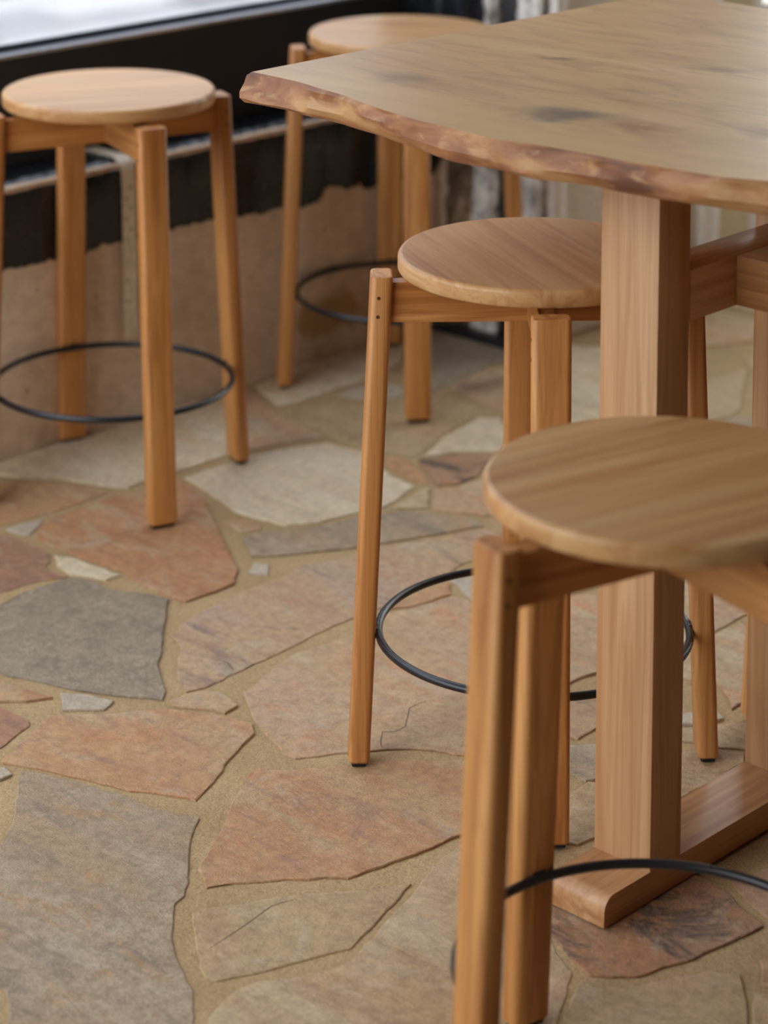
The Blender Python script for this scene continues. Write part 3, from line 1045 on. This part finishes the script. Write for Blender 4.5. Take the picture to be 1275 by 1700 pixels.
proto = make_stool()
STOOLS = [
    (2.631, 3.172, -110.3, 80, 'oak stool standing left against the black window wall, pale seat fully in view'),
    (2.360, 2.012, -134.28, 18, 'oak stool tucked under the table beside the pale square post'),
    (1.844, 1.407, -103.83, 90, 'nearest oak stool, its blurred seat in front of the table post'),
    (3.349, 3.185, -129.45, 70, 'oak stool by the window wall, seat half hidden behind the tabletop corner'),
    (2.815, 1.722, 139.0, 30, 'oak stool behind the table foot, only one leg in view at right'),
]
for i, (x, y, a, g, lab) in enumerate(STOOLS):
    o = proto if i == 0 else copy_tree(proto)
    o.location = (x, y, 0)
    o.rotation_euler = (0, 0, math.radians(a))
    tag(o, lab, 'stool', 'oak counter stools')
    for ch in o.children:
        if ch.name.startswith('seat'):
            ch.rotation_euler = (0, 0, math.radians(g))

# ------------------------------------------------------------------ trestle table
TZ, TT = 0.9, 0.037
table = empty('trestle_table', (2.38, 1.72, 0))
tag(table, 'live-edge wooden trestle table with square posts and a floor plank', 'table')


def tpart(name, dims, mat, bevel=0.002, parent=None):
    bm = bmesh.new()
    box(bm, *dims, bevel=bevel)
    bm.transform(Matrix.Translation((-2.38, -1.72, 0)))
    return link(name, bm, mat, parent or table, smooth=True)


# slab: contour rings from the underside to the top
top_edge = [(2.119, 2.273), (2.118, 2.231), (2.116, 2.191), (2.106, 2.144), (2.099, 2.1), (2.083, 2.048), (2.071, 2.003), (2.058, 1.928), (2.055, 1.869),
            (2.047, 1.816), (2.06, 1.761), (2.065, 1.702), (2.067, 1.64), (2.074, 1.586), (2.079, 1.531), (2.1, 1.481)]
bot_edge = [(2.1, 2.273), (2.101, 2.236), (2.103, 2.21), (2.099, 2.17), (2.1, 2.135), (2.098, 2.108), (2.09, 2.07), (2.083, 2.035), (2.062, 1.94), (2.044, 1.878), (2.046, 1.848),
            (2.053, 1.81), (2.05, 1.761), (2.069, 1.692), (2.07, 1.61), (2.083, 1.54), (2.096, 1.481)]


def edge_at(pts, y):
    if y >= pts[0][1]:
        return pts[0][0]
    for (xa, ya), (xb, yb) in zip(pts, pts[1:]):
        if y >= yb:
            t = (ya - y) / (ya - yb)
            return xa + (xb - xa) * t
    return pts[-1][0] + 0.012 * math.sin((pts[-1][1] - y) * 7.0) + 0.006 * math.sin((pts[-1][1] - y) * 19)


YA, YB, XF = 2.284, 0.45, 2.95
ys = [YA - (YA - YB) * k / 150 for k in range(151)]
er = random.Random(5)
nz = [[er.uniform(-1, 1) for _ in range(5)] for _ in ys]
for _ in range(5):
    nz = [[(nz[max(0, i - 1)][k] + 2 * nz[i][k] + nz[min(len(nz) - 1, i + 1)][k]) / 4 for k in range(5)] for i in range(len(nz))]
levels = [(0.0, 0.010, 0), (0.006, 0.002, 1), (0.014, -0.002, 2), (0.024, 0.001, 3), (0.033, 0.0005, 4), (TT, 0.004, -1)]
bm = bmesh.new()
rings = []
for (h, inset, ch) in levels:
    t = h / TT
    ring = []
    for i, y in enumerate(ys):
        x = edge_at(bot_edge, y) * (1 - t) + edge_at(top_edge, y) * t
        x += inset + (0.010 * nz[i][ch] if ch >= 0 else 0.0)
        yy = min(y, YA - (0.004 if t in (0.0, 1.0) else 0.0))
        if i < 4:
            x -= (0.010 * nz[i][ch] if ch >= 0 else 0.0) * (1 - i / 4)
        ring.append(Vector((x - 2.38, yy - 1.72, TZ - TT + h)))
    for k in range(1, 31):
        y = YB + (YA - YB) * k / 30
        yy = min(y, YA - (0.004 if t in (0.0, 1.0) else 0.0))
        ring.append(Vector((XF + 0.012 * math.sin(y * 9) - inset - 2.38, yy - 1.72, TZ - TT + h)))
    rings.append(ring)
R = loft(bm, rings, cap=False, mat=1)
bm.faces.new(R[0][::-1]).material_index = 0
bm.faces.new(R[-1]).material_index = 0
for f in bm.faces:
    c = f.calc_center_median()
    if abs(c.y + 1.72 - YA) < 0.006 and len(f.verts) == 4 and c.x + 2.38 > 2.2:
        f.material_index = 0
tabletop = link('tabletop', bm, [slab_mat, bark_mat], table, smooth=True)
# the grain and the knots are laid out from the room corner, so move the mesh, not its texture space
for vtx in tabletop.data.vertices:
    vtx.co.x += 2.38
    vtx.co.y += 1.72
tabletop.location = (-2.38, -1.72, 0)

for YC in (1.681, 0.80):
    # floor plank with rounded ends
    prof = []
    x0, x1, z0, z1, r = 2.098, 2.622, 0.003, 0.038, 0.018
    prof += [(x0, z0), (x1, z0)]
    for k in range(7):
        a = k / 6 * math.pi / 2
        prof.append((x1 - r + r * math.cos(a), z1 - r + r * math.sin(a)))
    for k in range(7):
        a = math.pi / 2 + k / 6 * math.pi / 2
        prof.append((x0 + r + r * math.cos(a), z1 - r + r * math.sin(a)))
    bm = bmesh.new()
    loft(bm, [[Vector((p[0] - 2.38, y - 1.72, p[1])) for p in prof] for y in (YC, YC + 0.083)])
    plank = link('foot_plank', bm, ash_x, table, smooth=True)
    for xx in (2.14, 2.56):
        bm = bmesh.new()
        box(bm, xx, xx + 0.03, YC + 0.02, YC + 0.06, 0.0012, 0.004)
        bm.transform(Matrix.Translation((-2.38, -1.72, 0)))
        link('glide', bm, rubber, plank)
    tpart('post', (2.181, 2.2395, YC, YC + 0.083, 0.0375, TZ - TT + 0.002), ash_z)
    tpart('post', (2.479, 2.5375, YC, YC + 0.083, 0.0375, TZ - TT + 0.002), ash_z)
    tpart('cross_rail', (2.239, 2.4795, YC + 0.0005, YC + 0.059, 0.678, 0.739), ash_x)
tpart('long_stretcher', (2.328, 2.392, 0.858, 1.682, 0.6785, 0.7385), ash_y)

# ------------------------------------------------------------------ perforated strap over the ledge
def make_strap():
    bm = bmesh.new()
    x0, w, cell = 2.834, 0.031, 0.019
    path = []                       # (y, z) along the strap, from the foot upwards
    yv = WY - 0.0055
    z = 0.155
    while z < LEDGE - 0.03:
        path.append((yv, z, True))
        z += cell
    r = 0.028
    zc = LEDGE + 0.0025 - r
    for k in range(0, 7):
        a = k / 6 * math.pi / 2
        path.append((yv + r * (1 - math.cos(a)), zc + r * math.sin(a), False))
    path.append((PANEL_Y - 0.002, LEDGE + 0.0035, False))
    grid = {}

    def vert(x, y, z):
        return bm.verts.new((x, y, z))
    for q, ((ya, za, ha), (yb, zb, hb)) in enumerate(zip(path, path[1:])):
        if ha and hb:
            cxo = x0 + w * (0.33 if q % 2 else 0.67)
            cz = (za + zb) / 2
            outer = [(x0, za), (x0 + w / 2, za), (x0 + w, za), (x0 + w, cz), (x0 + w, zb), (x0 + w / 2, zb), (x0, zb), (x0, cz)]
            ov = [vert(x, ya, z) for x, z in outer]
            iv = [vert(cxo + 0.0031 * math.cos(math.radians(225 + 45 * k)), ya, cz + 0.0031 * math.sin(math.radians(225 + 45 * k))) for k in range(8)]
            for k in range(8):
                j = (k + 1) % 8
                bm.faces.new((ov[k], ov[j], iv[j], iv[k]))
        else:
            a, b, c, d = vert(x0, ya, za), vert(x0 + w, ya, za), vert(x0 + w, yb, zb), vert(x0, yb, zb)
            bm.faces.new((a, b, c, d))
    bmesh.ops.remove_doubles(bm, verts=bm.verts, dist=0.0002)
    bmesh.ops.recalc_face_normals(bm, faces=bm.faces)
    ret = bmesh.ops.solidify(bm, geom=list(bm.faces), thickness=0.0012)
    return link('perforated_strap', bm, galv)


tag(make_strap(), 'perforated galvanised steel strap bent over the black ledge behind the left stool', 'metal strap')
